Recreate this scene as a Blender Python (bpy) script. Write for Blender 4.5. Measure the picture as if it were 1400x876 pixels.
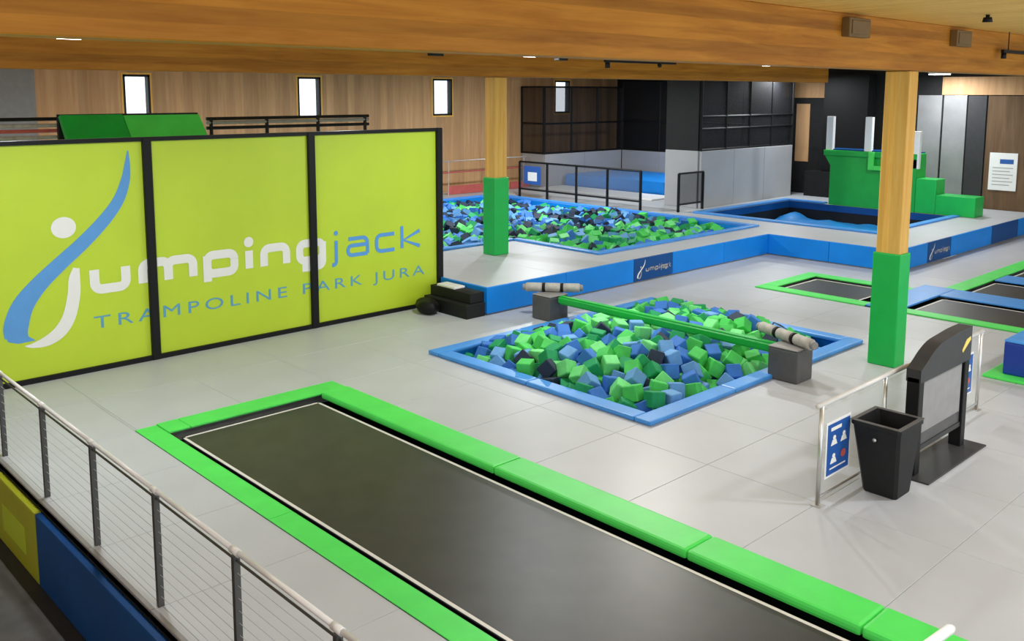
import bpy, bmesh, math, random
from mathutils import Vector, Matrix

# ------------------------------------------------------------------ clear
for o in list(bpy.data.objects):
    bpy.data.objects.remove(o, do_unlink=True)
SC = bpy.context.scene
COL = SC.collection
random.seed(7)

# ------------------------------------------------------------------ camera
F_PX, PITCH, YAW, ROLL, PY = 1267.83, 0.132388, 0.812159, 0.0023847, 294.66
cp, sp = math.cos(PITCH), math.sin(PITCH)
fw = Vector((math.cos(YAW)*cp, math.sin(YAW)*cp, -sp))
r0 = Vector((math.sin(YAW), -math.cos(YAW), 0)); u0 = r0.cross(fw)
cr, sr = math.cos(ROLL), math.sin(ROLL)
rt = cr*r0 + sr*u0; up = -sr*r0 + cr*u0
CAM_H = 4.7
cd = bpy.data.cameras.new('camera'); cam = bpy.data.objects.new('camera', cd); COL.objects.link(cam)
M = Matrix.Identity(4)
for i in range(3):
    M[i][0], M[i][1], M[i][2] = rt[i], up[i], -fw[i]
M[2][3] = CAM_H
cam.matrix_world = M
cd.sensor_fit = 'HORIZONTAL'; cd.sensor_width = 36
cd.lens = F_PX*36/1400
cd.shift_y = -(438-PY)/1400
cd.clip_start = 0.05; cd.clip_end = 300
SC.camera = cam

# ------------------------------------------------------------------ world, exposure
w = bpy.data.worlds.new('daylight'); SC.world = w; w.use_nodes = True
bg = w.node_tree.nodes['Background']
bg.inputs[0].default_value = (0.87, 0.94, 1.0, 1); bg.inputs[1].default_value = 1.8
SC.view_settings.view_transform = 'Standard'; SC.view_settings.look = 'None'
SC.view_settings.exposure = 0.04; SC.view_settings.gamma = 1.0
SC.view_settings.use_curve_mapping = False
LAMP_W = 175.0
SPOT_W = 800.0

# ------------------------------------------------------------------ materials
MATS = {}
def new_mat(name):
    m = bpy.data.materials.new(name); m.use_nodes = True
    MATS[name] = m
    return m, m.node_tree.nodes, m.node_tree.links, m.node_tree.nodes['Principled BSDF']
def mat(name, col, rough=0.5, var=0.06, scale=6.0, metal=0.0, bump=0.0, bscale=60.0, spec=0.5, stretch=(1,1,1)):
    m, n, l, b = new_mat(name)
    tc = n.new('ShaderNodeTexCoord'); mp = n.new('ShaderNodeMapping'); mp.inputs['Scale'].default_value = stretch
    l.new(tc.outputs['Object'], mp.inputs['Vector'])
    nz = n.new('ShaderNodeTexNoise'); nz.inputs['Scale'].default_value = scale; nz.inputs['Detail'].default_value = 4
    l.new(mp.outputs[0], nz.inputs['Vector'])
    cr_ = n.new('ShaderNodeValToRGB')
    a = [max(0, c*(1-var)) for c in col]; z = [min(1, c*(1+var)) for c in col]
    cr_.color_ramp.elements[0].position = 0.3; cr_.color_ramp.elements[1].position = 0.7
    cr_.color_ramp.elements[0].color = (*a, 1); cr_.color_ramp.elements[1].color = (*z, 1)
    l.new(nz.outputs['Fac'], cr_.inputs[0]); l.new(cr_.outputs[0], b.inputs['Base Color'])
    b.inputs['Roughness'].default_value = rough; b.inputs['Metallic'].default_value = metal
    b.inputs['Specular IOR Level'].default_value = spec
    if bump:
        n2 = n.new('ShaderNodeTexNoise'); n2.inputs['Scale'].default_value = bscale; l.new(mp.outputs[0], n2.inputs['Vector'])
        bp = n.new('ShaderNodeBump'); bp.inputs['Strength'].default_value = bump; bp.inputs['Distance'].default_value = 0.01
        l.new(n2.outputs['Fac'], bp.inputs['Height']); l.new(bp.outputs[0], b.inputs['Normal'])
    return m
def wood(name, c0, c1, stretch, rough=0.55, scale=3.0, board=None):
    m, n, l, b = new_mat(name)
    b.inputs['Specular IOR Level'].default_value = 0.2
    tc = n.new('ShaderNodeTexCoord'); mp = n.new('ShaderNodeMapping'); mp.inputs['Scale'].default_value = stretch
    l.new(tc.outputs['Object'], mp.inputs['Vector'])
    nz = n.new('ShaderNodeTexNoise'); nz.inputs['Scale'].default_value = scale; nz.inputs['Detail'].default_value = 8
    nz.inputs['Roughness'].default_value = 0.62; nz.inputs['Distortion'].default_value = 0.5
    l.new(mp.outputs[0], nz.inputs['Vector'])
    r_ = n.new('ShaderNodeValToRGB'); r_.color_ramp.elements[0].position = 0.3; r_.color_ramp.elements[1].position = 0.72
    r_.color_ramp.elements[0].color = (*c0, 1); r_.color_ramp.elements[1].color = (*c1, 1)
    l.new(nz.outputs['Fac'], r_.inputs[0])
    out = r_.outputs[0]
    if board:                                     # per-lamella tint: (axis, size)
        sx = n.new('ShaderNodeSeparateXYZ'); l.new(tc.outputs['Object'], sx.inputs[0])
        d = n.new('ShaderNodeMath'); d.operation = 'DIVIDE'; d.inputs[1].default_value = board[1]; l.new(sx.outputs[board[0]], d.inputs[0])
        fl = n.new('ShaderNodeMath'); fl.operation = 'FLOOR'; l.new(d.outputs[0], fl.inputs[0])
        wn = n.new('ShaderNodeTexWhiteNoise'); wn.noise_dimensions = '1D'; l.new(fl.outputs[0], wn.inputs['W'])
        mr = n.new('ShaderNodeMapRange'); mr.inputs['To Min'].default_value = 0.80; mr.inputs['To Max'].default_value = 1.1
        l.new(wn.outputs['Value'], mr.inputs[0])
        mx = n.new('ShaderNodeVectorMath'); mx.operation = 'SCALE'
        l.new(out, mx.inputs[0]); l.new(mr.outputs[0], mx.inputs['Scale']); out = mx.outputs[0]
    l.new(out, b.inputs['Base Color']); b.inputs['Roughness'].default_value = rough
    bp = n.new('ShaderNodeBump'); bp.inputs['Strength'].default_value = 0.15; bp.inputs['Distance'].default_value = 0.01
    l.new(nz.outputs['Fac'], bp.inputs['Height']); l.new(bp.outputs[0], b.inputs['Normal'])
    return m
def emit(name, col, strength):
    m, n, l, b = new_mat(name)
    b.inputs['Base Color'].default_value = (*col, 1); b.inputs['Emission Color'].default_value = (*col, 1)
    b.inputs['Emission Strength'].default_value = strength
    return m
def see_through(name, col, opacity, rough=0.6, spec=0.3):
    m, n, l, b = new_mat(name)
    b.inputs['Base Color'].default_value = (*col, 1); b.inputs['Roughness'].default_value = rough; b.inputs['Specular IOR Level'].default_value = spec
    t = n.new('ShaderNodeBsdfTransparent'); mx = n.new('ShaderNodeMixShader'); mx.inputs[0].default_value = opacity
    l.new(t.outputs[0], mx.inputs[1]); l.new(b.outputs[0], mx.inputs[2])
    l.new(mx.outputs[0], n['Material Output'].inputs['Surface'])
    return m

mat('grey_mat', (0.48, 0.50, 0.54), 0.42, 0.035, 1.2, bump=0.03, bscale=40)
mat('slab', (0.36, 0.36, 0.365), 0.8)
mat('green_pad', (0.075, 0.74, 0.105), 0.48, 0.06, 2.5)
mat('green_post', (0.004, 0.47, 0.075), 0.42, 0.05, 3)
mat('green_tower', (0.006, 0.40, 0.05), 0.45, 0.08, 2)
mat('blue_pad', (0.06, 0.30, 0.80), 0.38, 0.08, 3)
mat('blue_side', (0.003, 0.23, 0.76), 0.5, 0.08, 1.5, spec=0.3)
mat('blue_dark', (0.003, 0.068, 0.26), 0.5, 0.1, 2, spec=0.25)
mat('blue_deep', (0.004, 0.035, 0.32), 0.45, 0.08, 2)
mat('blue_bag', (0.02, 0.26, 0.72), 0.35, 0.25, 1.2, bump=0.6, bscale=2)
mat('lime', (0.52, 0.69, 0.03), 0.45, 0.05, 0.7)
mat('lime_pad', (0.42, 0.47, 0.02), 0.45, 0.06, 2)
mat('bed', (0.034, 0.034, 0.033), 0.40, 0.18, 2.5, bump=0.04, bscale=250, spec=0.42)
mat('gap', (0.006, 0.008, 0.006), 0.8)
mat('line', (0.72, 0.70, 0.66), 0.5)
mat('black', (0.006, 0.006, 0.007), 0.5, spec=0.25)
mat('black_soft', (0.011, 0.011, 0.012), 0.6, 0.15, spec=0.3)
mat('charcoal', (0.035, 0.035, 0.038), 0.5, 0.1, spec=0.35)
mat('dark_grey', (0.085, 0.083, 0.085), 0.55, 0.12)
mat('mid_grey', (0.26, 0.255, 0.255), 0.5, 0.08)
mat('wall_grey', (0.40, 0.40, 0.42), 0.55, 0.05, 1)
mat('panel_grey', (0.30, 0.30, 0.31), 0.38, 0.1, 1.5, metal=0.3)
mat('steel', (0.62, 0.61, 0.6), 0.32, 0.05, metal=0.85)
mat('steel_dark', (0.10, 0.10, 0.10), 0.42, 0.08, metal=0.6)
mat('rail_white', (0.74, 0.73, 0.72), 0.35, 0.03, spec=0.6)
mat('white', (0.85, 0.85, 0.85), 0.4, 0.02)
mat('white_print', (0.86, 0.86, 0.84), 0.5, 0.01)
mat('blue_print', (0.10, 0.33, 0.72), 0.5, 0.03)
mat('teal_print', (0.11, 0.36, 0.52), 0.5, 0.03)
mat('sign_blue', (0.02, 0.10, 0.38), 0.4, 0.05)
mat('red_paint', (0.5, 0.10, 0.09), 0.5, 0.1)
mat('yellow', (0.75, 0.6, 0.12), 0.5, 0.05)
mat('stick_grey', (0.42, 0.40, 0.37), 0.6, 0.2, 9)
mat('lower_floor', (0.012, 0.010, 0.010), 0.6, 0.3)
mat('runner', (0.08, 0.08, 0.078), 0.7, 0.25, 3)
mat('box_brown', (0.17, 0.10, 0.03), 0.6, 0.1)
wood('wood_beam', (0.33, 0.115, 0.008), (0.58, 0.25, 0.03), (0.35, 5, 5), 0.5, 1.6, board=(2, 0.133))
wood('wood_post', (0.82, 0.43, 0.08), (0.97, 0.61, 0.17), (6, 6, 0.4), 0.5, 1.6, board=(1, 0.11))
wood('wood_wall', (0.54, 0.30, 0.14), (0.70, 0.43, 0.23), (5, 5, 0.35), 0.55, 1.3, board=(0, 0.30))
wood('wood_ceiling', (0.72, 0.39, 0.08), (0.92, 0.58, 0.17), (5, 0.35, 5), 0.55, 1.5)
wood('wood_brown', (0.11, 0.065, 0.035), (0.19, 0.115, 0.065), (4, 4, 0.4), 0.6, 1.3, board=(1, 0.4))
emit('led', (1.0, 0.97, 0.92), 14.0)
see_through('net', (0.012, 0.012, 0.014), 0.62)
see_through('net_light', (0.11, 0.11, 0.12), 0.5)
see_through('glass', (0.75, 0.78, 0.78), 0.13, 0.06, 0.6)
see_through('window_glass', (0.8, 0.85, 0.9), 0.08, 0.05, 0.6)
FOAM = [('light green', mat('foam_light_green', (0.16, 0.72, 0.22), 0.7, 0.1)), ('green', mat('foam_green', (0.06, 0.56, 0.10), 0.75, 0.1)), ('dark green', mat('foam_dark_green', (0.002, 0.30, 0.10), 0.75, 0.1)),
        ('blue', mat('foam_blue', (0.03, 0.17, 0.58), 0.75, 0.1)), ('light blue', mat('foam_light_blue', (0.12, 0.33, 0.66), 0.75, 0.1)),
        ('navy', mat('foam_navy', (0.008, 0.022, 0.055), 0.75, 0.1))]

# ------------------------------------------------------------------ helpers
def tag(o, label=None, cat=None, group=None, kind=None):
    if label: o['label'] = label
    if cat: o['category'] = cat
    if group: o['group'] = group
    if kind: o['kind'] = kind
    return o
def thing(name, loc, label, cat, group=None, rz=0.0):
    o = bpy.data.objects.new(name, None); COL.objects.link(o); o.location = loc; o.rotation_euler = (0, 0, rz)
    o.empty_display_size = 0.2
    return tag(o, label, cat, group)
def wloc(o):
    v = Vector(o.location)
    p = o.parent
    while p: v += Vector(p.location); p = p.parent
    return v
def link(name, me, m, parent=None, loc=(0, 0, 0)):
    o = bpy.data.objects.new(name, me); COL.objects.link(o)
    if m: me.materials.append(MATS[m] if isinstance(m, str) else m)
    o.location = Vector(loc)
    if parent:
        o.parent = parent; o.location = Vector(loc) - wloc(parent)
    return o
def bm_obj(name, bm, m, parent=None, loc=(0, 0, 0), smooth=False):
    me = bpy.data.meshes.new(name); bmesh.ops.recalc_face_normals(bm, faces=bm.faces); bm.to_mesh(me); bm.free()
    if smooth:
        for p in me.polygons: p.use_smooth = True
    return link(name, me, m, parent, loc)
def add_box(bm, x0, x1, y0, y1, z0, z1, mi=0):
    v = [bm.verts.new(c) for c in ((x0,y0,z0),(x1,y0,z0),(x1,y1,z0),(x0,y1,z0),(x0,y0,z1),(x1,y0,z1),(x1,y1,z1),(x0,y1,z1))]
    for q in ((0,3,2,1),(4,5,6,7),(0,1,5,4),(1,2,6,5),(2,3,7,6),(3,0,4,7)):
        f = bm.faces.new([v[i] for i in q]); f.material_index = mi
def box(name, x0, x1, y0, y1, z0, z1, m, parent=None, bev=0.0, seg=2):
    c = Vector(((x0+x1)/2, (y0+y1)/2, z0))
    bm = bmesh.new(); add_box(bm, x0-c.x, x1-c.x, y0-c.y, y1-c.y, 0, z1-z0)
    if bev: bmesh.ops.bevel(bm, geom=list(bm.edges), offset=bev, segments=seg, affect='EDGES', profile=0.6)
    return bm_obj(name, bm, m, parent, c)
def add_tube(bm, pts, r, seg=8, cap=True):
    pts = [Vector(p) for p in pts]; rings = []
    for i, p in enumerate(pts):
        d = (pts[min(i+1, len(pts)-1)] - pts[max(i-1, 0)]).normalized()
        a = Vector((0, 0, 1)) if abs(d.z) < 0.9 else Vector((1, 0, 0))
        s = d.cross(a).normalized(); t = s.cross(d)
        rr = r[i] if isinstance(r, (list, tuple)) else r
        rings.append([bm.verts.new(p + rr*(math.cos(2*math.pi*k/seg)*s + math.sin(2*math.pi*k/seg)*t)) for k in range(seg)])
    for a, b in zip(rings, rings[1:]):
        for k in range(seg): bm.faces.new((a[k], a[(k+1) % seg], b[(k+1) % seg], b[k]))
    if cap: bm.faces.new(rings[0]); bm.faces.new(list(reversed(rings[-1])))
def tube(name, pts, r, m, parent=None, seg=8):
    c = Vector(pts[0]); bm = bmesh.new(); add_tube(bm, [Vector(p)-c for p in pts], r, seg)
    return bm_obj(name, bm, m, parent, c, smooth=seg > 8)
def prism_xz(name, poly, y0, y1, m, parent=None, bev=0.0):
    """polygon in (x, z) extruded along y"""
    c = Vector((poly[0][0], y0, poly[0][1])); bm = bmesh.new()
    a = [bm.verts.new((x-c.x, 0, z-c.z)) for x, z in poly]; b = [bm.verts.new((x-c.x, y1-y0, z-c.z)) for x, z in poly]
    bm.faces.new(a); bm.faces.new(list(reversed(b))); n = len(poly)
    for i in range(n): bm.faces.new((a[i], b[i], b[(i+1) % n], a[(i+1) % n]))
    if bev: bmesh.ops.bevel(bm, geom=list(bm.edges), offset=bev, segments=2, affect='EDGES')
    return bm_obj(name, bm, m, parent, c)
def prism_yz(name, poly, x0, x1, m, parent=None):
    c = Vector((x0, poly[0][0], poly[0][1])); bm = bmesh.new()
    a = [bm.verts.new((0, y-c.y, z-c.z)) for y, z in poly]; b = [bm.verts.new((x1-x0, y-c.y, z-c.z)) for y, z in poly]
    bm.faces.new(a); bm.faces.new(list(reversed(b))); n = len(poly)
    for i in range(n): bm.faces.new((a[i], b[i], b[(i+1) % n], a[(i+1) % n]))
    return bm_obj(name, bm, m, parent, c)
def rect_sub(rects, holes):
    for hx0, hx1, hy0, hy1 in holes:
        out = []
        for x0, x1, y0, y1 in rects:
            a0, a1, b0, b1 = max(x0, hx0), min(x1, hx1), max(y0, hy0), min(y1, hy1)
            if a0 >= a1 or b0 >= b1: out.append((x0, x1, y0, y1)); continue
            if x0 < a0: out.append((x0, a0, y0, y1))
            if a1 < x1: out.append((a1, x1, y0, y1))
            if y0 < b0: out.append((a0, a1, y0, b0))
            if b1 < y1: out.append((a0, a1, b1, y1))
        rects = out
    return [r for r in rects if r[1]-r[0] > 0.02 and r[3]-r[2] > 0.02]
def grid_cells(x0, x1, y0, y1, sx, sy, ox=0.0, oy=0.0):
    xs = [x0]; k = math.floor((x0-ox)/sx)+1
    while ox+k*sx < x1-0.3: xs.append(ox+k*sx); k += 1
    xs.append(x1); ys = [y0]; k = math.floor((y0-oy)/sy)+1
    while oy+k*sy < y1-0.3: ys.append(oy+k*sy); k += 1
    ys.append(y1)
    return [(a, b, c, d) for a, b in zip(xs, xs[1:]) for c, d in zip(ys, ys[1:])]
def mats_over(name, cells, z0, z1, parent, m='grey_mat', g=0.002):
    out = []
    for x0, x1, y0, y1 in cells:
        out.append(box(name, x0+g, x1-g, y0+g, y1-g, z0, z1, m, parent, 0.004, 1))
    return out
def merged(name, rects, z0, z1, m, parent=None):
    bm = bmesh.new()
    for x0, x1, y0, y1 in rects: add_box(bm, x0, x1, y0, y1, z0, z1)
    return bm_obj(name, bm, m, parent)
# flat print made of ribbons: strokes in a local (s, t) plane mapped by fn
LAY = [0]
def lift(fn):
    LAY[0] += 1; k = 0.00035*(LAY[0] % 12)
    def g(a, b):
        p = fn(a, b); return (p[0]-(k if abs(p[0]-34.936) < .01 or abs(p[0]-25.232) < .01 else 0), p[1]-(0 if abs(p[0]-34.936) < .01 or abs(p[0]-25.232) < .01 else k), p[2])
    return g
def ribbon(bm, pts, wd, fn, closed=False):
    fn = lift(fn)
    n = len(pts); L = []; R = []
    for i, (x, y) in enumerate(pts):
        if closed: a, b = pts[(i-1) % n], pts[(i+1) % n]
        else: a, b = pts[max(i-1, 0)], pts[min(i+1, n-1)]
        dx, dy = b[0]-a[0], b[1]-a[1]; k = math.hypot(dx, dy) or 1
        nx, ny = -dy/k, dx/k; h = (wd[i] if isinstance(wd, (list, tuple)) else wd)/2
        L.append((x+nx*h, y+ny*h)); R.append((x-nx*h, y-ny*h))
    m = n if closed else n-1
    for i in range(m):
        j = (i+1) % n
        bm.faces.new([bm.verts.new(fn(*q)) for q in (L[i], L[j], R[j], R[i])])
def disc(bm, cx, cy, r, fn, n=24, ry=None):
    ry = ry or r; fn = lift(fn)
    bm.faces.new([bm.verts.new(fn(cx+r*math.cos(2*math.pi*k/n), cy+ry*math.sin(2*math.pi*k/n))) for k in range(n)])
def quad(bm, x0, x1, y0, y1, fn):
    bm.faces.new([bm.verts.new(fn(*q)) for q in ((x0,y0),(x1,y0),(x1,y1),(x0,y1))])
def arc(cx, cy, rx, ry, a0, a1, n=8):
    return [(cx+rx*math.cos(math.radians(a0+(a1-a0)*i/n)), cy+ry*math.sin(math.radians(a0+(a1-a0)*i/n))) for i in range(n+1)]
def smooth_line(P, n=6):
    out = []
    for i in range(len(P)-1):
        p0, p1, p2, p3 = P[max(i-1,0)], P[i], P[i+1], P[min(i+2,len(P)-1)]
        for k in range(n):
            t = k/n
            out.append(tuple(0.5*((2*b)+(-a+c)*t+(2*a-5*b+4*c-d)*t*t+(-a+3*b-3*c+d)*t**3) for a, b, c, d in zip(p0, p1, p2, p3)))
    out.append(tuple(P[-1])); return out
def glyph(ch, w):
    """wide rounded lower-case strokes; x height 1, width w -> list of polylines (and dots)"""
    q = 0.34
    if ch == 'u': return [[(0, 1), (0, q)] + arc(q, q, q, q, 180, 270)[1:] + [(w-q, 0)] + arc(w-q, q, q, q, 270, 360)[1:] + [(w, 1)]], []
    if ch == 'n': return [[(0, 0), (0, 1-q)] + arc(q, 1-q, q, q, 180, 90)[1:] + [(w-q, 1)] + arc(w-q, 1-q, q, q, 90, 0)[1:] + [(w, 0)]], []
    if ch == 'm':
        h = w/2
        return [[(0, 0), (0, 1-q)] + arc(q, 1-q, q, q, 180, 90)[1:] + [(h-q, 1)] + arc(h-q, 1-q, q, q, 90, 0)[1:] + [(h, 0)],
                [(h, 1-q)] + arc(h+q, 1-q, q, q, 180, 90)[1:] + [(w-q, 1)] + arc(w-q, 1-q, q, q, 90, 0)[1:] + [(w, 0)]], []
    def ring(): return arc(w-q, 1-q, q, q, 0, 90) + arc(q, 1-q, q, q, 90, 180) + arc(q, q, q, q, 180, 270) + arc(w-q, q, q, q, 270, 360) + [(w, 1-q)]
    if ch == 'p': return [ring(), [(0, 1), (0, -0.42)]], []
    if ch == 'g': return [ring(), [(w, 1), (w, -0.12)] + arc(w-q, -0.12, q, 0.3, 0, -90)[1:] + [(0.15, -0.42)]], []
    if ch == 'i': return [[(0, 0), (0, 1)]], [(0, 1.48)]
    if ch == 'j': return [[(0, 1), (0, -0.2)] + arc(-0.22, -0.2, 0.22, 0.25, 0, -90)[1:] + [(-0.3, -0.45)]], [(0, 1.45)]
    if ch == 'a': return [[(0.05, 1), (w-q, 1)] + arc(w-q, 1-q, q, q, 90, 0)[1:] + [(w, 0)], [(w, 0.58), (0.25, 0.58)] + arc(0.25, 0.29, 0.25, 0.29, 90, 270)[1:] + [(w, 0)]], []
    if ch == 'c': return [[(w, 1), (q, 1)] + arc(q, 1-q, q, q, 90, 180)[1:] + [(0, q)] + arc(q, q, q, q, 180, 270)[1:] + [(w, 0)]], []
    if ch == 'k': return [[(0, 1.4), (0, 0)], [(w, 1), (0.12, 0.5), (w, 0)]], []
    return [], []
def word_strokes(bm, spec, t, fn, x0, z0, sx, sz):
    """spec: (char, left, width) in metres; t stroke in metres"""
    for ch, left, wd in spec:
        lines, dots = glyph(ch, (wd-t)/(sz-t))
        for pl in lines:
            ribbon(bm, [(x0+left+t/2+a*(sz-t), z0+t/2+b*(sz-t)) for a, b in pl], t, fn)
        for a, b in dots: disc(bm, x0+left+t/2+a*(sz-t), z0+t/2+b*(sz-t), t*0.62, fn, 16)
def text_mesh(name, s, m, parent, x0, x1, z0, z1, fn, spacing=1.0, bold=0.0):
    cu = bpy.data.curves.new('text', 'FONT'); cu.body = s; cu.space_character = spacing; cu.offset = bold; cu.resolution_u = 3
    o = bpy.data.objects.new('text', cu); COL.objects.link(o)
    dg = bpy.context.evaluated_depsgraph_get(); me = bpy.data.meshes.new_from_object(o.evaluated_get(dg))
    bpy.data.objects.remove(o, do_unlink=True); bpy.data.curves.remove(cu)
    xs = [v.co.x for v in me.vertices]; ys = [v.co.y for v in me.vertices]
    ax, bx, ay, by = min(xs), max(xs), min(ys), max(ys)
    for v in me.vertices:
        v.co = Vector(fn(x0+(v.co.x-ax)/(bx-ax)*(x1-x0), z0+(v.co.y-ay)/(by-ay)*(z1-z0)))
    me.materials.clear()
    return link(name, me, m, parent, (0, 0, 0))

# ================================================================== SETTING
# pits and trampolines that cut the floor
TRK = (4.74, 7.95, -1.5, 12.64)
PIT1 = (10.34, 16.55, 8.04, 12.68)
CRT_A = (19.55, 22.2, 9.2, 12.02)
CRT_B = (19.55, 22.76, 1.6, 9.25)
CRT_C = (22.76, 30.0, 1.6, 8.78)
PLAT1 = (12.89, 34.92, 14.36, 29.46)
PLAT2 = (23.95, 34.92, 10.5, 14.36)
holes = [TRK, PIT1, CRT_A, CRT_B, CRT_C, PLAT1, PLAT2]
fl = bpy.data.objects.new('floor', None); COL.objects.link(fl); fl['kind'] = 'structure'
full = [(3.1, 35.0, -2.0, 29.5)]
merged('slab', rect_sub(full, holes), -0.30, -0.03, 'slab', fl)
cells = rect_sub(grid_cells(3.1, 20.9, -2.0, 14.36, 1.605, 1.525, 4.775, 4.96)+grid_cells(20.9, 35.0, -2.0, 14.36, 3.21, 3.05, 4.775, 4.96)+grid_cells(3.1, 12.89, 14.36, 29.5, 3.21, 3.05, 4.775, 4.96), holes)
mats_over('floor_mat', cells, -0.03, 0.0, fl)
# lower level beside the jump floor
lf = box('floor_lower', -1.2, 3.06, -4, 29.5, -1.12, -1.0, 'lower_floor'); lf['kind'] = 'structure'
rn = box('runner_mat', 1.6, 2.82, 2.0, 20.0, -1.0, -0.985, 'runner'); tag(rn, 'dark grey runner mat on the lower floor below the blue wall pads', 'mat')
wlft = merged('wall_added_shade', [(-1.4, -1.2, -4, 29.5)], -1.12, 3.2, 'wood_wall'); wlft['kind'] = 'structure'  # unseen wall added to shade the lower level, left open above
box('added_lintel', -1.4, -1.2, -4, 29.5, 5.4, 5.87, 'wood_wall', wlft)
for k in range(12): box('added_mullion', -1.38, -1.22, -4+k*3.03, -3.88+k*3.03, 3.2, 5.4, 'black', wlft)  # added bars in the unseen open band that lets side light in
# pit shells below the floor
pf = box('floor_pit', 3.1, 35, -2, 29.5, -1.5, -1.4, 'gap'); pf['kind'] = 'structure'
ceil = bpy.data.objects.new('ceiling', None); COL.objects.link(ceil); ceil['kind'] = 'structure'
box('ceiling_deck', -1.4, 35.25, -4, 30, 5.92, 6.05, 'wood_ceiling', ceil)
bm = bmesh.new(); x = -1.2
while x < 34.8:
    add_box(bm, x, x+0.145, -3.9, 29.5, 5.87, 5.915); x += 0.165
o = bm_obj('ceiling_board', bm, 'wood_ceiling', ceil); o['kind'] = 'stuff'

# back wall with four small windows
WY = 29.5
wins = [(11.25, 12.1), (17.4, 18.35), (23.55, 24.55), (30.6, 31.6)]
WZ = (3.75, 5.22)
wl = rect_sub([(-1.4, 35.2, -1.2, 5.92)], [(a, b, WZ[0], WZ[1]) for a, b in wins])
bm = bmesh.new()
for a, b, c, d in wl: add_box(bm, a, b, WY, WY+0.25, c, d)
o = bm_obj('wall_back', bm, 'wood_wall'); o['kind'] = 'structure'
o = box('panel', -1.2, 8.7, WY-0.03, WY, 0, 5.5, 'mid_grey', o)
for i, (a, b) in enumerate(wins):
    r = bpy.data.objects.new('window_%d' % (i+1), None); COL.objects.link(r); r.location = ((a+b)/2, WY, WZ[0]); r['kind'] = 'structure'
    bm = bmesh.new(); t = 0.07
    for q in ((a, a+t, WZ[0], WZ[1]), (b-t, b, WZ[0], WZ[1]), (a, b, WZ[0], WZ[0]+t), (a, b, WZ[1]-t, WZ[1])): add_box(bm, q[0], q[1], WY-0.02, WY+0.22, q[2], q[3])
    bm_obj('window_frame', bm, 'black', r, (0, 0, 0))
    box('pane', a+t, b-t, WY+0.12, WY+0.13, WZ[0]+t, WZ[1]-t, 'window_glass', r)
    bm = bmesh.new(); t2 = 0.06
    for q in ((a-t2, a, WZ[0]-t2, WZ[1]+t2), (b, b+t2, WZ[0]-t2, WZ[1]+t2), (a, b, WZ[1], WZ[1]+t2), (a, b, WZ[0]-t2, WZ[0])): add_box(bm, q[0], q[1], WY-0.02, WY+0.0, q[2], q[3])
    bm_obj('casing', bm, 'wood_post', r, (0, 0, 0))

# right wall of the hall
wr = bpy.data.objects.new('wall_right', None); COL.objects.link(wr); wr.location = (35, 15, 0); wr['kind'] = 'structure'
box('wall_core', 35.0, 35.25, -4, 29.5, -1.2, 5.92, 'black_soft', wr)
box('panel', 34.94, 35.0, 14.0, 14.86, 0.6, 4.62, 'panel_grey', wr, 0.01)
box('panel', 34.94, 35.0, 13.12, 13.93, 0.6, 4.62, 'panel_grey', wr, 0.01)
box('panel', 34.96, 35.0, 12.45, 13.08, 0.6, 4.62, 'charcoal', wr, 0.01)
box('panel', 34.97, 35.0, 3.0, 12.40, 0.0, 4.62, 'wood_brown', wr)
box('panel', 34.9, 35.0, 3.0, 14.0, 4.64, 5.28, 'wood_wall', wr)
box('panel', 34.96, 35.0, 19.25, 19.85, 1.9, 4.25, 'wood_wall', wr)
box('panel', 34.96, 35.0, 18.45, 20.5, 4.5, 5.2, 'wood_wall', wr)
box('panel', 34.96, 35.0, 12.2, 12.4, 0.6, 4.2, 'wood_post', wr) if False else None

# beams and posts
def beam(y, name, label, x0, x1):
    t = thing(name, ((x0+x1)/2, y, 5.07), label, 'beam')
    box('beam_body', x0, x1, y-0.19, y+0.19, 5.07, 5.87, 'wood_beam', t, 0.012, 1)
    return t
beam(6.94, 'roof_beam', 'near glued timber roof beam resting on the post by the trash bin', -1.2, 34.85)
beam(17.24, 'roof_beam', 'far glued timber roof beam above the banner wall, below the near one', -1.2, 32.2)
def post(x0, x1, y0, y1, zb, zp, label):
    t = thing('timber_post', ((x0+x1)/2, (y0+y1)/2, zb), label, 'post')
    e = 0.035
    box('post_shaft', x0+e, x1-e, y0+e, y1-e, zb, 5.06, 'wood_post', t, 0.012, 1)
    box('post_pad', x0, x1, y0, y1, zb, zp, 'green_post', t, 0.025, 2)
post(15.42, 15.82, 6.70, 7.19, 0.0, 1.98, 'timber post with a tall green pad standing beside the information board')
post(15.54, 16.04, 17.04, 17.47, 0.6, 2.57, 'timber post with a green pad standing on the raised platform')

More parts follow.
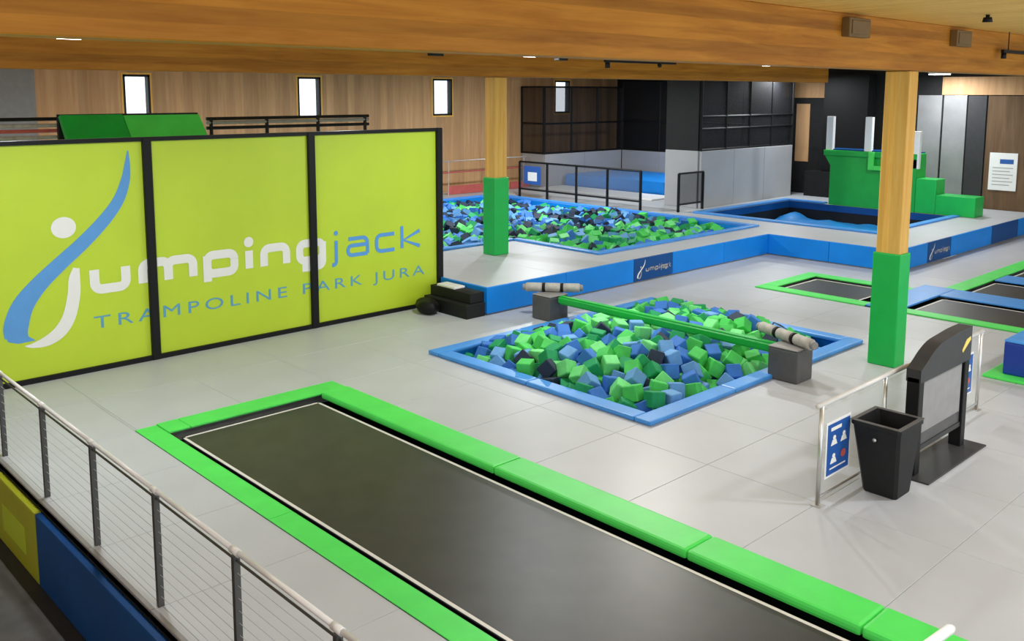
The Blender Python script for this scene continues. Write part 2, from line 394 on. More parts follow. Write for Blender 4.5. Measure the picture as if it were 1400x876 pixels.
# ceiling lamps
lamps = [(4.06, 12.0), (12.1, 12.0), (20.15, 12.0), (28.2, 12.0), (4.06, 1.6), (12.1, 1.6), (20.15, 1.6), (28.2, 1.6), (6.0, 22.5), (14.5, 22.3), (22.6, 22.6), (31.0, 23.0), (32.2, 18.75), (33.6, 13.6)]
names = {0: 'white ceiling lamp above the lime banner', 1: 'white ceiling lamp above the foreground foam pit', 2: 'white ceiling lamp above the right trampolines, near the post'}
for i, (x, y) in enumerate(lamps):
    t = thing('ceiling_lamp', (x, y, 5.34), names.get(i, 'ceiling lamp hidden behind beams or outside the picture'), 'lamp', 'ceiling lamps')
    box('housing', x-0.16, x+0.16, y-0.34, y+0.34, 5.36, 5.44, 'white', t, 0.01, 1)
    box('diffuser', x-0.14, x+0.14, y-0.32, y+0.32, 5.338, 5.358, 'led', t)
    tube('rod', [(x, y-0.2, 5.44), (x, y-0.2, 5.87)], 0.012, 'steel_dark', t, 6)
    tube('rod', [(x, y+0.2, 5.44), (x, y+0.2, 5.87)], 0.012, 'steel_dark', t, 6)
    ld = bpy.data.lights.new('lamp_light', 'AREA'); ld.shape = 'RECTANGLE'; ld.size = 0.28; ld.size_y = 0.64; ld.energy = LAMP_W*{8: 1.6, 9: 2.4, 10: 3.0}.get(i, 1.0)
    ld.color = (0.92, 0.97, 1.0)
    lo = bpy.data.objects.new('lamp_light', ld); COL.objects.link(lo); lo.parent = t; lo.location = (0, 0, -0.012)
# small fittings on the beam and ceiling
for x, lab in ((13.4, 'square brown box on the roof beam left of the post'), (17.34, 'square brown box on the roof beam right of the post')):
    t = thing('junction_box', (x, 6.75, 5.5), lab, 'box', 'brown boxes on the near beam')
    box('box_body', x-0.33, x+0.33, 6.62, 6.75, 5.52, 5.80, 'box_brown', t, 0.01, 1)
    box('cover', x-0.27, x+0.27, 6.605, 6.62, 5.56, 5.76, 'box_brown', t, 0.005, 1)
t = thing('spot_lamp', (14.96, 5.4, 5.87), 'small black spot on the ceiling boards at upper right', 'lamp')
tube('stem', [(14.96, 5.4, 5.87), (14.96, 5.4, 5.82)], 0.03, 'black', t, 10); tube('spot_head', [(14.96, 5.4, 5.83), (14.96, 5.4, 5.76)], [0.06, 0.075], 'black', t, 12)
def track(x0, x1, y, z, lab):
    t = thing('track_rail', ((x0+x1)/2, y, z), lab, 'rail')
    box('rail_bar', x0, x1, y-0.03, y+0.03, z-0.03, z+0.03, 'black', t)
    tube('rail_head', [(x0+0.08, y, z-0.03), (x0+0.08, y, z-0.14)], 0.05, 'black', t, 10)
    for xx in (x0+0.3, x1-0.3): tube('rod', [(xx, y, z+0.03), (xx, y, 5.87)], 0.01, 'black', t, 6)
    return t
tr_ = track(13.85, 16.1, 12.0, 5.31, 'black track rail hanging below the near beam over the foam pit')
for x in (15.55,):
    tube('rail_head', [(x, 12.0, 5.285), (x-0.03, 11.95, 5.235)], 0.04, 'black', tr_, 12)
    ld = bpy.data.lights.new('spot_light', 'SPOT'); ld.energy = SPOT_W; ld.spot_size = math.radians(105); ld.spot_blend = 0.6; ld.shadow_soft_size = 0.07; ld.color = (1.0, 0.97, 0.92)
    lo = bpy.data.objects.new('spot_light', ld); COL.objects.link(lo); lo.parent = tr_; lo.location = Vector((x-0.05, 11.92, 5.20)) - wloc(tr_)
    lo.rotation_euler = (Vector((11.5, 6.5, 0)) - Vector((x, 11.9, 5.12))).to_track_quat('-Z', 'Y').to_euler()
track(19.2, 22.5, 6.62, 5.5, 'black rail along the near beam at the right edge')
for x, lab in ((9.65, 'small black spot hanging below the beam above the banner edge'), (12.62, 'small black spot hanging beside the middle ceiling lamp')):
    t = thing('spot_lamp', (x, 12.0, 5.3), lab, 'lamp')
    tube('stem', [(x, 12, 5.87), (x, 12, 5.36)], 0.012, 'black', t, 6); box('spot_head', x-0.13, x+0.13, 11.94, 12.06, 5.28, 5.36, 'black', t, 0.01, 1)

# ================================================================== TUMBLE TRACK
def pads_along(parent, axis, a0, a1, b0, b1, z1, m, cuts, name='pad', z0=0.0, bev=0.02):
    """row of pads from a0 to a1 along axis with seams at cuts"""
    e = [a0] + [c for c in cuts if a0 < c < a1] + [a1]
    for p, q in zip(e, e[1:]):
        if axis == 'y': box(name, b0, b1, p+0.004, q-0.004, z0, z1, m, parent, bev, 2)
        else: box(name, p+0.004, q-0.004, b0, b1, z0, z1, m, parent, bev, 2)
def bed(parent, x0, x1, y0, y1, z=-0.05, ln=0.04, inset=0.09, line=True):
    """black mat with white edge line over a dark well"""
    box('well', x0-0.06, x1+0.06, y0-0.06, y1+0.06, z-0.35, z-0.12, 'gap', parent)
    b = box('jump_bed', x0+inset, x1-inset, y0+inset, y1-inset, z-0.015, z, 'bed', parent)
    if line:
        bm = bmesh.new(); a = inset; h = 0.004
        X0, X1, Y0, Y1 = x0+a, x1-a, y0+a, y1-a
        for q in ((X0, X0+ln, Y0, Y1), (X1-ln, X1, Y0, Y1), (X0, X1, Y0, Y0+ln), (X0, X1, Y1-ln, Y1)): add_box(bm, q[0], q[1], q[2], q[3], z, z+h)
        bm_obj('edge_line', bm, 'line', b, (0, 0, 0)).location = -wloc(b)
t = thing('tumble_track', (6.35, 6, 0), 'long black tumbling trampoline with bright green pads in the foreground', 'trampoline')
bed(t, 5.07, 7.43, -1.2, 12.16)
pads_along(t, 'y', -1.4, 12.20, 7.46, 7.95, 0.055, 'green_pad', [0.6, 3.4, 5.27, 8.2], z0=-0.05, bev=0.035)
pads_along(t, 'y', -1.4, 12.64, 4.74, 5.04, 0.012, 'green_pad', [2.2, 5.2, 8.9], bev=0.005)
pads_along(t, 'x', 5.04, 7.95, 12.20, 12.64, 0.03, 'green_pad', [5.35], bev=0.01)

# ================================================================== FOREGROUND FOAM PIT
def foam_pit(x0, x1, y0, y1, zf, cubes=True): pass
t = thing('foam_pit', (13.4, 10.36, 0), 'blue padded rim and well of the foreground foam pit', 'foam pit')
for q in ((10.12, 16.6, 7.82, 8.12), (10.12, 16.6, 12.58, 12.88), (10.12, 10.42, 8.12, 12.58), (16.3, 16.6, 8.12, 12.58)):
    if q[1]-q[0] > 1: pads_along(t, 'x', q[0], q[1], q[2], q[3], 0.075, 'blue_pad', [q[0]+2.16, q[0]+4.32], 'rim_pad', 0.0, 0.03)
    else: pads_along(t, 'y', q[2], q[3], q[0], q[1], 0.075, 'blue_pad', [q[2]+2.23], 'rim_pad', 0.0, 0.03)
for q in ((10.34, 10.40, 8.04, 12.68), (16.5, 16.55, 8.04, 12.68), (10.4, 16.5, 8.04, 8.10), (10.4, 16.5, 12.62, 12.68)):
    box('well_wall', *q, -1.35, -0.001, 'blue_side', t)
box('well_floor', 10.4, 16.5, 8.1, 12.62, -1.4, -1.33, 'gap', t)

def cube_mesh(s, name='foam_cube'):
    bm = bmesh.new(); add_box(bm, -s/2, s/2, -s/2, s/2, -s/2, s/2)
    bmesh.ops.bevel(bm, geom=list(bm.edges), offset=0.014, segments=1, affect='EDGES')
    me = bpy.data.meshes.new(name); bm.to_mesh(me); bm.free(); return me
def rand_rot():
    return Matrix.Rotation(random.uniform(0, 6.28), 4, 'Z') @ Matrix.Rotation(random.gauss(0, 0.8), 4, 'X') @ Matrix.Rotation(random.gauss(0, 0.8), 4, 'Y')
def scatter(x0, x1, y0, y1, dmin, n, forbid=None, tries=40):
    pts = []; cell = {}
    def near(x, y):
        i, j = int(x/dmin), int(y/dmin)
        for a in (-1, 0, 1):
            for b in (-1, 0, 1):
                for px, py in cell.get((i+a, j+b), ()):
                    if (px-x)**2+(py-y)**2 < dmin*dmin: return True
        return False
    for _ in range(n*tries):
        x, y = random.uniform(x0, x1), random.uniform(y0, y1)
        if (forbid and forbid(x, y)) or near(x, y): continue
        pts.append((x, y)); cell.setdefault((int(x/dmin), int(y/dmin)), []).append((x, y))
        if len(pts) >= n: break
    return pts
WEIGHT = [0]*4+[1]*5+[2]*3+[3]*5+[4]*3+[5]*2
def stuff_cubes(name, items, s, label, cat, weight, wf=None):
    bm = bmesh.new()
    base = [(-1,-1,-1),(1,-1,-1),(1,1,-1),(-1,1,-1),(-1,-1,1),(1,-1,1),(1,1,1),(-1,1,1)]
    for x, y, z in items:
        R = rand_rot().to_3x3(); c = Vector((x, y, z)); mi = random.choice(wf(x, y) if wf else weight)
        v = [bm.verts.new(c + R @ (Vector(b)*(s/2))) for b in base]
        for q in ((0,3,2,1),(4,5,6,7),(0,1,5,4),(1,2,6,5),(2,3,7,6),(3,0,4,7)):
            f = bm.faces.new([v[i] for i in q]); f.material_index = mi
    me = bpy.data.meshes.new(name); bm.to_mesh(me); bm.free()
    for _, m in FOAM: me.materials.append(m)
    o = bpy.data.objects.new(name, me); COL.objects.link(o)
    return tag(o, label, cat, kind='stuff')
S = 0.25
def heap(x, y):
    d = min(x-10.4, 16.5-x, y-8.1, 12.62-y)
    e = math.hypot(max(0, 12.0-(x-10.4)-0)*0, 0)
    h = -0.12 + 0.33*min(1, d/1.1)
    h -= 0.22*math.exp(-((x-10.6)**2+(y-12.4)**2)/0.35)      # sunken left and far-right corners
    h -= 0.25*math.exp(-((x-16.2)**2+(y-8.6)**2)/0.8)
    h += 0.08*math.sin(x*2.1+y)*math.cos(y*1.7)
    return h
import numpy as np
rng = np.random.default_rng(3)
def packed(x0, x1, y0, y1, n, dmin, hf, depth, iters=70):
    p = np.c_[rng.uniform(x0, x1, n), rng.uniform(y0, y1, n), rng.uniform(-depth, 0.06, n)]
    for k in range(iters):
        d = p[:, None, :]-p[None, :, :]; r = np.sqrt((d**2).sum(-1))+1e-6; np.fill_diagonal(r, 9)
        f = np.clip(dmin-r, 0, None)/r*0.35
        p += (d*f[:, :, None]).sum(1)
        p[:, 0] = np.clip(p[:, 0], x0, x1); p[:, 1] = np.clip(p[:, 1], y0, y1); p[:, 2] = np.clip(p[:, 2], -depth, 0.08)
    return [(a, b, hf(a, b)+c, c) for a, b, c in p.tolist()]
pts = packed(10.60, 16.30, 8.30, 12.42, 760, 0.285, heap, 0.36)
pts.sort(key=lambda p: -p[3] + 0.02*(p[0]+p[1]))
cmesh = []
for nm, m in FOAM:
    me = cube_mesh(S); me.materials.append(m); cmesh.append(me)
def zone(x, y):
    if x > 14.0: return 'behind the green balance beam'
    if x > 13.35: return 'right below the green balance beam'
    if y < 9.0 and x > 12.3: return 'next to the near beam block'
    if y > 11.7 and x > 12.3: return 'next to the far beam block'
    if y > 11.2: return 'towards the left corner'
    if y < 9.4: return 'towards the front corner'
    if x < 11.4: return 'along the front left rim'
    return 'in the middle before the beam'
pts = [(x, y, min(z, 0.16) if abs(x-13.68) < 0.28 else z, c) for x, y, z, c in pts]
for x, y, z, _ in pts[:300]:
    c = random.choice(WEIGHT); nm = FOAM[c][0]
    o = bpy.data.objects.new('foam_cube', cmesh[c]); COL.objects.link(o)
    o.matrix_world = Matrix.Translation((x, y, z)) @ rand_rot()
    tag(o, nm + ' foam cube in the foreground pit, ' + zone(x, y), 'foam cube', nm + ' foam cubes ' + zone(x, y))
stuff_cubes('foam_cubes', [(p[0], p[1], p[2]) for p in pts[300:]], S, 'foam cubes filling the lower layers of the foreground foam pit', 'foam cubes', WEIGHT)

# balance beam across the pit, two end blocks, two padded sticks
t = thing('end_block', (13.62, 7.63, 0), 'dark grey block under the near end of the green balance beam', 'block', 'balance beam end blocks')
box('block_body', 13.36, 13.86, 7.38, 7.92, 0.0, 0.54, 'dark_grey', t, 0.03)
box('block_top', 13.36, 13.86, 7.38, 7.92, 0.54, 0.565, 'mid_grey', t, 0.01, 1)
t = thing('end_block', (13.72, 13.28, 0), 'dark grey block under the far end of the green balance beam', 'block', 'balance beam end blocks')
box('block_body', 13.40, 13.95, 13.0, 13.52, 0.0, 0.50, 'dark_grey', t, 0.03)
box('block_top', 13.40, 13.95, 13.0, 13.52, 0.50, 0.525, 'mid_grey', t, 0.01, 1)
t = thing('balance_beam', (13.68, 10.45, 0.3), 'long green padded balance beam spanning the foreground foam pit', 'beam')
bm = bmesh.new(); add_box(bm, -0.095, 0.095, -2.53, 2.53, 0.06, 0.23); bmesh.ops.bevel(bm, geom=list(bm.edges), offset=0.04, segments=3, affect='EDGES')
bm_obj('beam_pad', bm, 'green_tower', t, (13.68, 10.45, 0.3))
def stick(a, b, r, label):
    a, b = Vector(a), Vector(b); t = thing('padded_stick', (a+b)/2, label, 'stick', 'padded jousting sticks')
    def seg(n, u, v, r_, m): tube(n, [a.lerp(b, u), a.lerp(b, u+(v-u)*0.06), a.lerp(b, v-(v-u)*0.06), a.lerp(b, v)], [r_*0.8, r_, r_, r_*0.8], m, t, 14)
    seg('padding', 0.02, 0.32, r, 'stick_grey'); seg('padding', 0.36, 0.64, r, 'stick_grey'); seg('padding', 0.68, 0.98, r, 'stick_grey')
    seg('strap', 0.315, 0.365, r*1.06, 'black'); seg('strap', 0.635, 0.685, r*1.06, 'black')
    seg('end_cap', -0.03, 0.03, r*0.7, 'mid_grey'); seg('end_cap', 0.97, 1.03, r*0.7, 'mid_grey')
stick((13.56, 7.22, 0.655), (14.02, 8.48, 0.66), 0.095, 'grey padded stick with black straps on the near block of the balance beam')
stick((13.45, 13.80, 0.615), (14.22, 12.88, 0.62), 0.095, 'grey padded stick with black straps on the far block of the balance beam')

# ================================================================== RAISED PLATFORM
t = thing('raised_platform', (20, 20, 0), 'raised platform with grey mat top and blue padded sides holding the back pits', 'platform')
P2A = (13.5, 24.85, 18.7, 27.2); P2B = (17.8, 24.85, 15.55, 18.7); P3 = (26.45, 32.0, 12.25, 18.35)
ph = [P2A, P2B, P3]
merged('platform_core', rect_sub([PLAT1, PLAT2], ph), 0.0, 0.57, 'slab', t)
mats_over('platform_mat', rect_sub(grid_cells(*PLAT1, 2.2, 2.4, 12.89, 14.36)+grid_cells(*PLAT2, 2.2, 2.4, 12.89, 14.36), ph), 0.57, 0.60, t)
def logo(bm_w, bm_b, fn, k, ox, oz):
    """emblem: swoosh, hook and head; k scale; banner metres relative to (4, .57)"""
    g = lambda x, z: fn(ox+(x-4.0)*k, oz+(z-0.57)*k)
    sw = [(6.09,3.70,.02),(6.07,3.45,.10),(6.02,3.18,.155),(5.88,2.85,.19),(5.62,2.53,.21),(5.27,2.20,.225),(4.89,1.89,.24),(4.56,1.60,.27),(4.31,1.30,.33),(4.19,0.99,.37),(4.18,0.80,.34)]
    ps = smooth_line(sw, 5); ribbon(bm_b, [(p[0], p[1]) for p in ps], [p[2]*k*1.0 if k != 1 else p[2] for p in ps], g) if k == 1 else ribbon(bm_b, [(p[0], p[1]) for p in ps], [p[2] for p in ps], g)
    bm_b.faces.new([bm_b.verts.new(g(*q)) for q in ((4.02,0.82),(4.06,0.74),(4.20,0.69),(4.46,0.70),(4.36,0.78),(4.34,0.88),(4.15,0.95))])
    hk = [(5.15,1.80,.10),(5.11,1.62,.18),(5.09,1.37,.20),(5.0,1.02,.21),(4.85,0.79,.21),(4.64,0.66,.17),(4.42,0.62,.08),(4.30,0.63,.02)]
    ps = smooth_line(hk, 5); ribbon(bm_w, [(p[0], p[1]) for p in ps], [p[2] for p in ps], g)
    disc(bm_w, 4.99, 2.49, 0.195, g, 28, 0.175)
def side_pads(axis, a0, a1, c, special):
    """blue pads hung on the platform face; special = {(a,b): material}"""
    cuts = sorted(set([a0, a1] + [v for s in special for v in s]))
    full_ = []
    for p, q in zip(cuts, cuts[1:]):
        m = special.get((p, q), 'blue_side')
        n = 1 if (p, q) in special else max(1, round((q-p)/2.4))
        for i in range(n): full_.append((p+(q-p)*i/n, p+(q-p)*(i+1)/n, m))
    for p, q, m in full_:
        if axis == 'x': box('side_pad', p+0.004, q-0.004, c-0.06, c, 0.03, 0.605, m, t, 0.02, 2)
        else: box('side_pad', c-0.06, c, p+0.004, q-0.004, 0.03, 0.605, m, t, 0.02, 2)
side_pads('x', 12.83, 23.95, 14.36, {(17.72, 19.30): 'blue_dark'})
side_pads('y', 10.5, 14.3, 23.95, {})
side_pads('x', 23.89, 34.92, 10.5, {(25.74, 27.34): 'blue_dark', (30.48, 32.8): 'blue_dark'})
side_pads('y', 14.36, 29.0, 12.89, {})
for (x0, y) in ((17.72, 14.36), (25.74, 10.5)):
    fn = lambda a, b, y=y: (a, y-0.063, b)
    bw = bmesh.new(); bb = bmesh.new(); logo(bw, bb, fn, 0.15, x0+0.12, 0.09)
    word_strokes(bw, [('u', 0, .13), ('m', .16, .19), ('p', .38, .13), ('i', .54, .03), ('n', .60, .13), ('g', .76, .13)], 0.03, fn, x0+0.46, 0.24, 1, 0.10)
    word_strokes(bb, [('a', 0, .10), ('c', .13, .10), ('k', .26, .08)], 0.016, fn, x0+1.0+0.02+0.33-0.33+0.0+0.02, 0.24, 1, 0.10) if False else None
    word_strokes(bw, [('j', 0.0, .05), ('a', 0.04, .11), ('c', .18, .11), ('k', .32, .08)], 0.016, fn, x0+1.10, 0.24, 1, 0.10)
    bm_obj('emblem_white', bw, 'stick_grey', t).location = -wloc(t); bm_obj('emblem_blue', bb, 'white_print', t).location = -wloc(t)

# back foam pit on the platform
t = thing('foam_pit', (20, 21, 0.6), 'blue rimmed L-shaped foam pit on the raised platform around the far post', 'foam pit')
e = 0.22
def rim(parent, x0, x1, y0, y1, z1=0.66, m='blue_pad', z0=0.6): box('rim_pad', x0, x1, y0, y1, z0, z1, m, parent, 0.02, 2)
rim(t, 17.8-e, 24.85+e, 15.55-e, 15.55); rim(t, 17.8-e, 17.8, 15.55, 18.7); rim(t, 13.5, 17.8, 18.7-e, 18.7); rim(t, 13.5-e, 13.5, 18.7-e, 27.2+e)
for k in range(4): rim(t, 24.85, 24.85+e, 15.55+k*2.9125, 15.55+(k+1)*2.9125-0.01)
for k in range(4): rim(t, 13.5+k*2.84, 13.5+(k+1)*2.84-0.01, 27.2, 27.2+e)
for q in ((24.79, 24.85, 15.55, 27.2), (17.8, 24.79, 15.55, 15.61), (17.8, 17.86, 15.61, 18.7), (13.5, 17.8, 18.7, 18.76), (13.5, 13.56, 18.76, 27.2), (13.56, 24.79, 27.14, 27.2)):
    box('well_wall', *q, -1.0, 0.598, 'blue_side', t)
box('well_floor', 13.5, 24.85, 15.55, 27.2, -1.05, -1.0, 'gap', t)
forb = lambda x, y: (x < 18.0 and y < 18.95)
W2 = [0]*3+[1]*4+[2]*3+[3]*4+[4]*3+[5]*5
it = []
for x, y in scatter(13.75, 24.62, 15.8, 26.9, 0.235, 3000, forb, 14):
    it.append((x, y, 0.42 + 0.07*math.sin(x*1.3+y*0.7) - (0.06 if x < 18 else 0) + random.uniform(-0.08, 0.09)))
for x, y in scatter(13.75, 24.62, 15.8, 26.9, 0.28, 2200, forb, 10): it.append((x, y, 0.18))
stuff_cubes('foam_cubes', it, S, 'green, blue and navy foam cubes filling the L-shaped pit on the platform', 'foam cubes', W2, lambda x, y: (W2 if y > 18.5 else WEIGHT) if random.random() < 0.6 else ([0, 1, 1, 2] if y < 19.0 else [3, 5, 5, 4]))

# airbag pit
t = thing('airbag_pit', (29.2, 15.3, 0.6), 'blue rimmed airbag pit in front of the green jump tower', 'pit')
rim(t, 26.45-0.25, 26.45, 12.25-0.25, 15.3); rim(t, 26.45-0.25, 26.45, 15.31, 18.35+0.3); rim(t, 26.45, 32.0, 12.0, 12.25); rim(t, 26.45, 29.2, 18.35, 18.65); rim(t, 29.21, 32.3, 18.35, 18.65)
rim(t, 32.0, 32.3, 16.9, 18.35)
for q in ((26.45, 26.5, 12.25, 18.35), (31.95, 32.0, 12.25, 18.35), (26.5, 31.95, 12.25, 12.3), (26.5, 31.95, 18.3, 18.35)):
    box('well_wall', *q, -0.6, 0.598, 'black_soft', t)
    box('wall_pad', q[0]-0.02 if q[0] > 30 else q[0], q[1]+0.02 if q[0] < 30 else q[1], q[2]-(0.02 if q[2] > 18 else 0), q[3], 0.36, 0.597, 'blue_dark', t)
box('well_floor', 26.5, 31.95, 12.3, 18.3, -0.6, -0.5, 'gap', t)
# billowing airbag as its own thing
bm = bmesh.new(); NX, NY = 28, 30; gv = []
for i in range(NX+1):
    row = []
    for j in range(NY+1):
        x = 26.55+5.35*i/NX; y = 12.35+5.9*j/NY
        edge = min(i, NX-i, j, NY-j)
        z = 0.02 + 0.05*abs(math.sin(i*math.pi/4))*abs(math.sin(j*math.pi/5)) + 0.05*math.sin(x*3.1+math.sin(y*2)) - (0.25 if edge == 0 else 0)
        z += 0.22*math.exp(-((x-31.2)**2/0.25+(y-17.6)**2/0.2)) + 0.12*math.exp(-((x-31.0)**2/0.2+(y-16.2)**2/0.15))
        row.append(bm.verts.new((x-29.2, y-15.3, z)))
    gv.append(row)
for i in range(NX):
    for j in range(NY): bm.faces.new((gv[i][j], gv[i+1][j], gv[i+1][j+1], gv[i][j+1]))
o = bm_obj('airbag', bm, 'blue_bag', None, (29.2, 15.3, 0), True); tag(o, 'crumpled blue airbag lying in the pit below the green tower', 'airbag')

# green jump tower with steps
t = thing('jump_tower', (32.9, 14.5, 0.6), 'green padded jump tower with steps and white posts behind the airbag pit', 'tower')
prism_yz('tower_body', [(13.55, 0.6), (16.72, 0.6), (16.72, 2.06), (16.95, 2.42), (13.55, 2.42)], 32.02, 32.8, 'green_tower', t)
box('tower_lip', 31.94, 32.8, 13.55, 16.97, 2.42, 2.62, 'green_tower', t, 0.03)
box('tower_deck', 32.1, 32.8, 13.6, 16.9, 2.62, 2.66, 'blue_dark', t)
box('step', 32.03, 32.78, 12.85, 13.55, 0.6, 1.78, 'green_post', t, 0.03)
box('step', 32.03, 32.78, 11.55, 12.85, 0.6, 1.27, 'green_post', t, 0.03)
box('handle_pad', 31.86, 31.96, 15.02, 15.22, 1.98, 2.62, 'green_pad', t, 0.02); box('handle_pad', 31.86, 31.96, 14.60, 15.02, 1.98, 2.14, 'green_pad', t, 0.02); box('handle_pad', 31.86, 31.96, 14.50, 14.66, 1.98, 2.62, 'green_pad', t, 0.02)
for y, z0, z1 in ((16.8, 2.62, 3.85), (15.33, 2.62, 3.85), (13.62, 2.1, 3.4)): box('white_post', 32.02, 32.2, y-0.13, y+0.13, z0, z1, 'white', t, 0.02)
# dark block between the tower and the court
t = thing('black_cabinet', (34.2, 17.8, 0.6), 'tall black partition left of the green jump tower', 'partition')
box('partition_body', 34.3, 34.9, 16.5, 18.3, 0.6, 5.4, 'black', t); box('partition_base', 34.1, 34.9, 16.4, 18.9, 0.6, 1.6, 'black_soft', t)

# netted court at the back
t = thing('court_wall', (30.5, 19.25, 0.6), 'light grey padded wall below the black net, nearest corner of the court', 'wall')
for k in range(3): box('wall_pad', 27.45+k*2.06, 27.45+(k+1)*2.06-0.01, 19.2, 19.32, 0.6, 2.64, 'wall_grey', t, 0.02)
t = thing('court_wall', (27.45, 20.0, 0.6), 'narrow grey padded wall return at the court entrance behind the single mesh panel', 'wall')
box('wall_pad', 27.38, 27.5, 19.33, 20.75, 0.6, 2.64, 'wall_grey', t, 0.02); box('upper_panel', 27.40, 27.48, 19.34, 20.75, 2.66, 5.2, 'black_soft', t)
t = thing('court_wall', (33.65, 23.6, 0.6), 'grey padded court wall behind the blue landing mat', 'wall')
for k in range(4): box('wall_pad', 33.6, 33.72, 19.35+k*2.16, 19.35+(k+1)*2.16-0.01, 0.6, 2.04, 'wall_grey', t, 0.02)
t = thing('court_wall', (31, 28.05, 0.6), 'light grey padded court wall at the back under the window', 'wall')
for k in range(2): box('wall_pad', 28.5+k*2.55, 28.5+(k+1)*2.55-0.01, 28.0, 28.12, 0.6, 2.04, 'wall_grey', t, 0.02)
box('wall_pad', 28.5, 28.62, 28.13, 29.45, 0.6, 2.04, 'wall_grey', t, 0.02)
def net(label, pa, pb, z0, z1, nposts, m='net', rails=()):
    pa, pb = Vector((*pa, 0)), Vector((*pb, 0)); mid = (pa+pb)/2
    t = thing('safety_net', (mid.x, mid.y, z0), label, 'net')
    bm = bmesh.new(); v = [bm.verts.new(q) for q in ((pa.x-mid.x, pa.y-mid.y, 0), (pb.x-mid.x, pb.y-mid.y, 0), (pb.x-mid.x, pb.y-mid.y, z1-z0), (pa.x-mid.x, pa.y-mid.y, z1-z0))]; bm.faces.new(v)
    bm_obj('net_panel', bm, m, t, (mid.x, mid.y, z0))
    for k in range(nposts):
        p = pa.lerp(pb, k/(nposts-1)); tube('net_post', [(p.x, p.y, z0-0.02), (p.x, p.y, z1)], 0.05, 'black', t, 8)
    for z in (z0+0.02, z1-0.03)+tuple(rails): tube('net_rail', [(pa.x, pa.y, z), (pb.x, pb.y, z)], 0.045, 'black', t, 6)
net('black net over the near grey court wall', (27.45, 19.26), (33.62, 19.26), 2.66, 5.2, 5, 'net', (3.42, 3.86))
net('black net over the court wall behind the blue mat', (33.66, 19.4), (33.66, 28.0), 2.06, 5.2, 5, 'net', (3.4,))
net('black net at the back of the court in front of the window', (28.5, 28.06), (33.6, 28.06), 2.06, 4.95, 4, 'net', (3.35,))
net('black net closing the left end of the court', (28.5, 28.1), (28.5, 29.45), 2.06, 4.95, 2, 'net', (3.35,))
o = box('landing_mat', 29.65, 33.4, 22.5, 27.9, 0.62, 1.15, 'blue_side', None, 0.06); tag(o, 'thick blue landing mat lying inside the netted court', 'mat')
o = box('floor_pad', 28.0, 29.55, 21.8, 27.9, 0.602, 0.66, 'white', None, 0.02); tag(o, 'pale floor pad in front of the blue landing mat', 'mat')

# mesh fences beside the back pit
def mesh_fence(label, pa, pb, n, z0, z1, m='net_light'):
    pa, pb = Vector((*pa, 0)), Vector((*pb, 0)); mid = (pa+pb)/2
    t = thing('mesh_fence', (mid.x, mid.y, 0.6), label, 'fence')
    for k in range(n):
        p = pa.lerp(pb, k/(n-1)); box('fence_post', p.x-0.035, p.x+0.035, p.y-0.035, p.y+0.035, 0.6, z1, 'black', t)
    for z in (z0, z1): tube('fence_rail', [(pa.x, pa.y, z), (pb.x, pb.y, z)], 0.035, 'black', t, 8)
    for k in range(n-1):
        a, b = pa.lerp(pb, k/(n-1)), pa.lerp(pb, (k+1)/(n-1)); c = (a+b)/2
        bm = bmesh.new(); bm.faces.new([bm.verts.new((q.x-c.x, q.y-c.y, zz)) for q, zz in ((a, z0), (b, z0), (b, z1), (a, z1))])
        bm_obj('mesh_panel', bm, m, t, (c.x, c.y, 0))
    return t
mesh_fence('black mesh fence with a blue sign along the far side of the L-shaped pit', (25.3, 20.2), (25.3, 26.25), 5, 0.93, 2.0)
mesh_fence('short single black mesh panel at the court entrance', (26.0, 19.10), (27.42, 19.10), 2, 0.86, 1.93, 'net')
t = thing('fence_sign', (25.26, 25.5, 1.28), 'small blue sign on the left bay of the black mesh fence', 'sign')
box('sign_board', 25.235, 25.26, 25.05, 25.95, 1.15, 1.85, 'sign_blue', t)
fn = lambda a, b: (25.232, 25.95-a, b)
bm = bmesh.new(); quad(bm, 0.22, 0.72, 1.28, 1.62, fn); bm_obj('sign_print', bm, 'white_print', t).location = -wloc(t)
# red and steel rail in front of the back wall
t = thing('wall_rail', (25.5, 28.6, 0.6), 'thin red and steel rail in front of the wooden back wall', 'rail')
for x in (21.5, 23.6, 25.7, 27.8): tube('rail_post', [(x, 28.6, 0.6), (x, 28.6, 1.95)], 0.025, 'steel', t, 8)
tube('rail_bar', [(20.5, 28.6, 1.95), (28.2, 28.6, 1.95)], 0.025, 'steel', t, 8); tube('rail_bar', [(20.5, 28.6, 1.5), (28.2, 28.6, 1.5)], 0.03, 'red_paint', t, 8)
box('rail_board', 23.6, 25.5, 28.57, 28.63, 0.62, 0.95, 'red_paint', t); box('rail_board', 27.0, 28.1, 28.57, 28.63, 0.62, 0.9, 'red_paint', t)

# notice on the right wall
t = thing('wall_notice', (34.93, 11.76, 1.3), 'white notice with blue heading on the brown wall', 'notice')
box('notice_sheet', 34.94, 34.965, 11.3, 12.22, 1.3, 2.62, 'white', t)
fn = lambda a, b: (34.936, 12.22-a, b)
bm = bmesh.new(); quad(bm, 0.35, 0.80, 2.24, 2.40, fn); bm_obj('heading_print', bm, 'sign_blue', t).location = -wloc(t)
bm = bmesh.new()
for k in range(6): quad(bm, 0.12, 0.80-0.1*(k % 2), 2.08-k*0.12, 2.11-k*0.12, fn)
bm_obj('text_print', bm, 'wall_grey', t).location = -wloc(t)

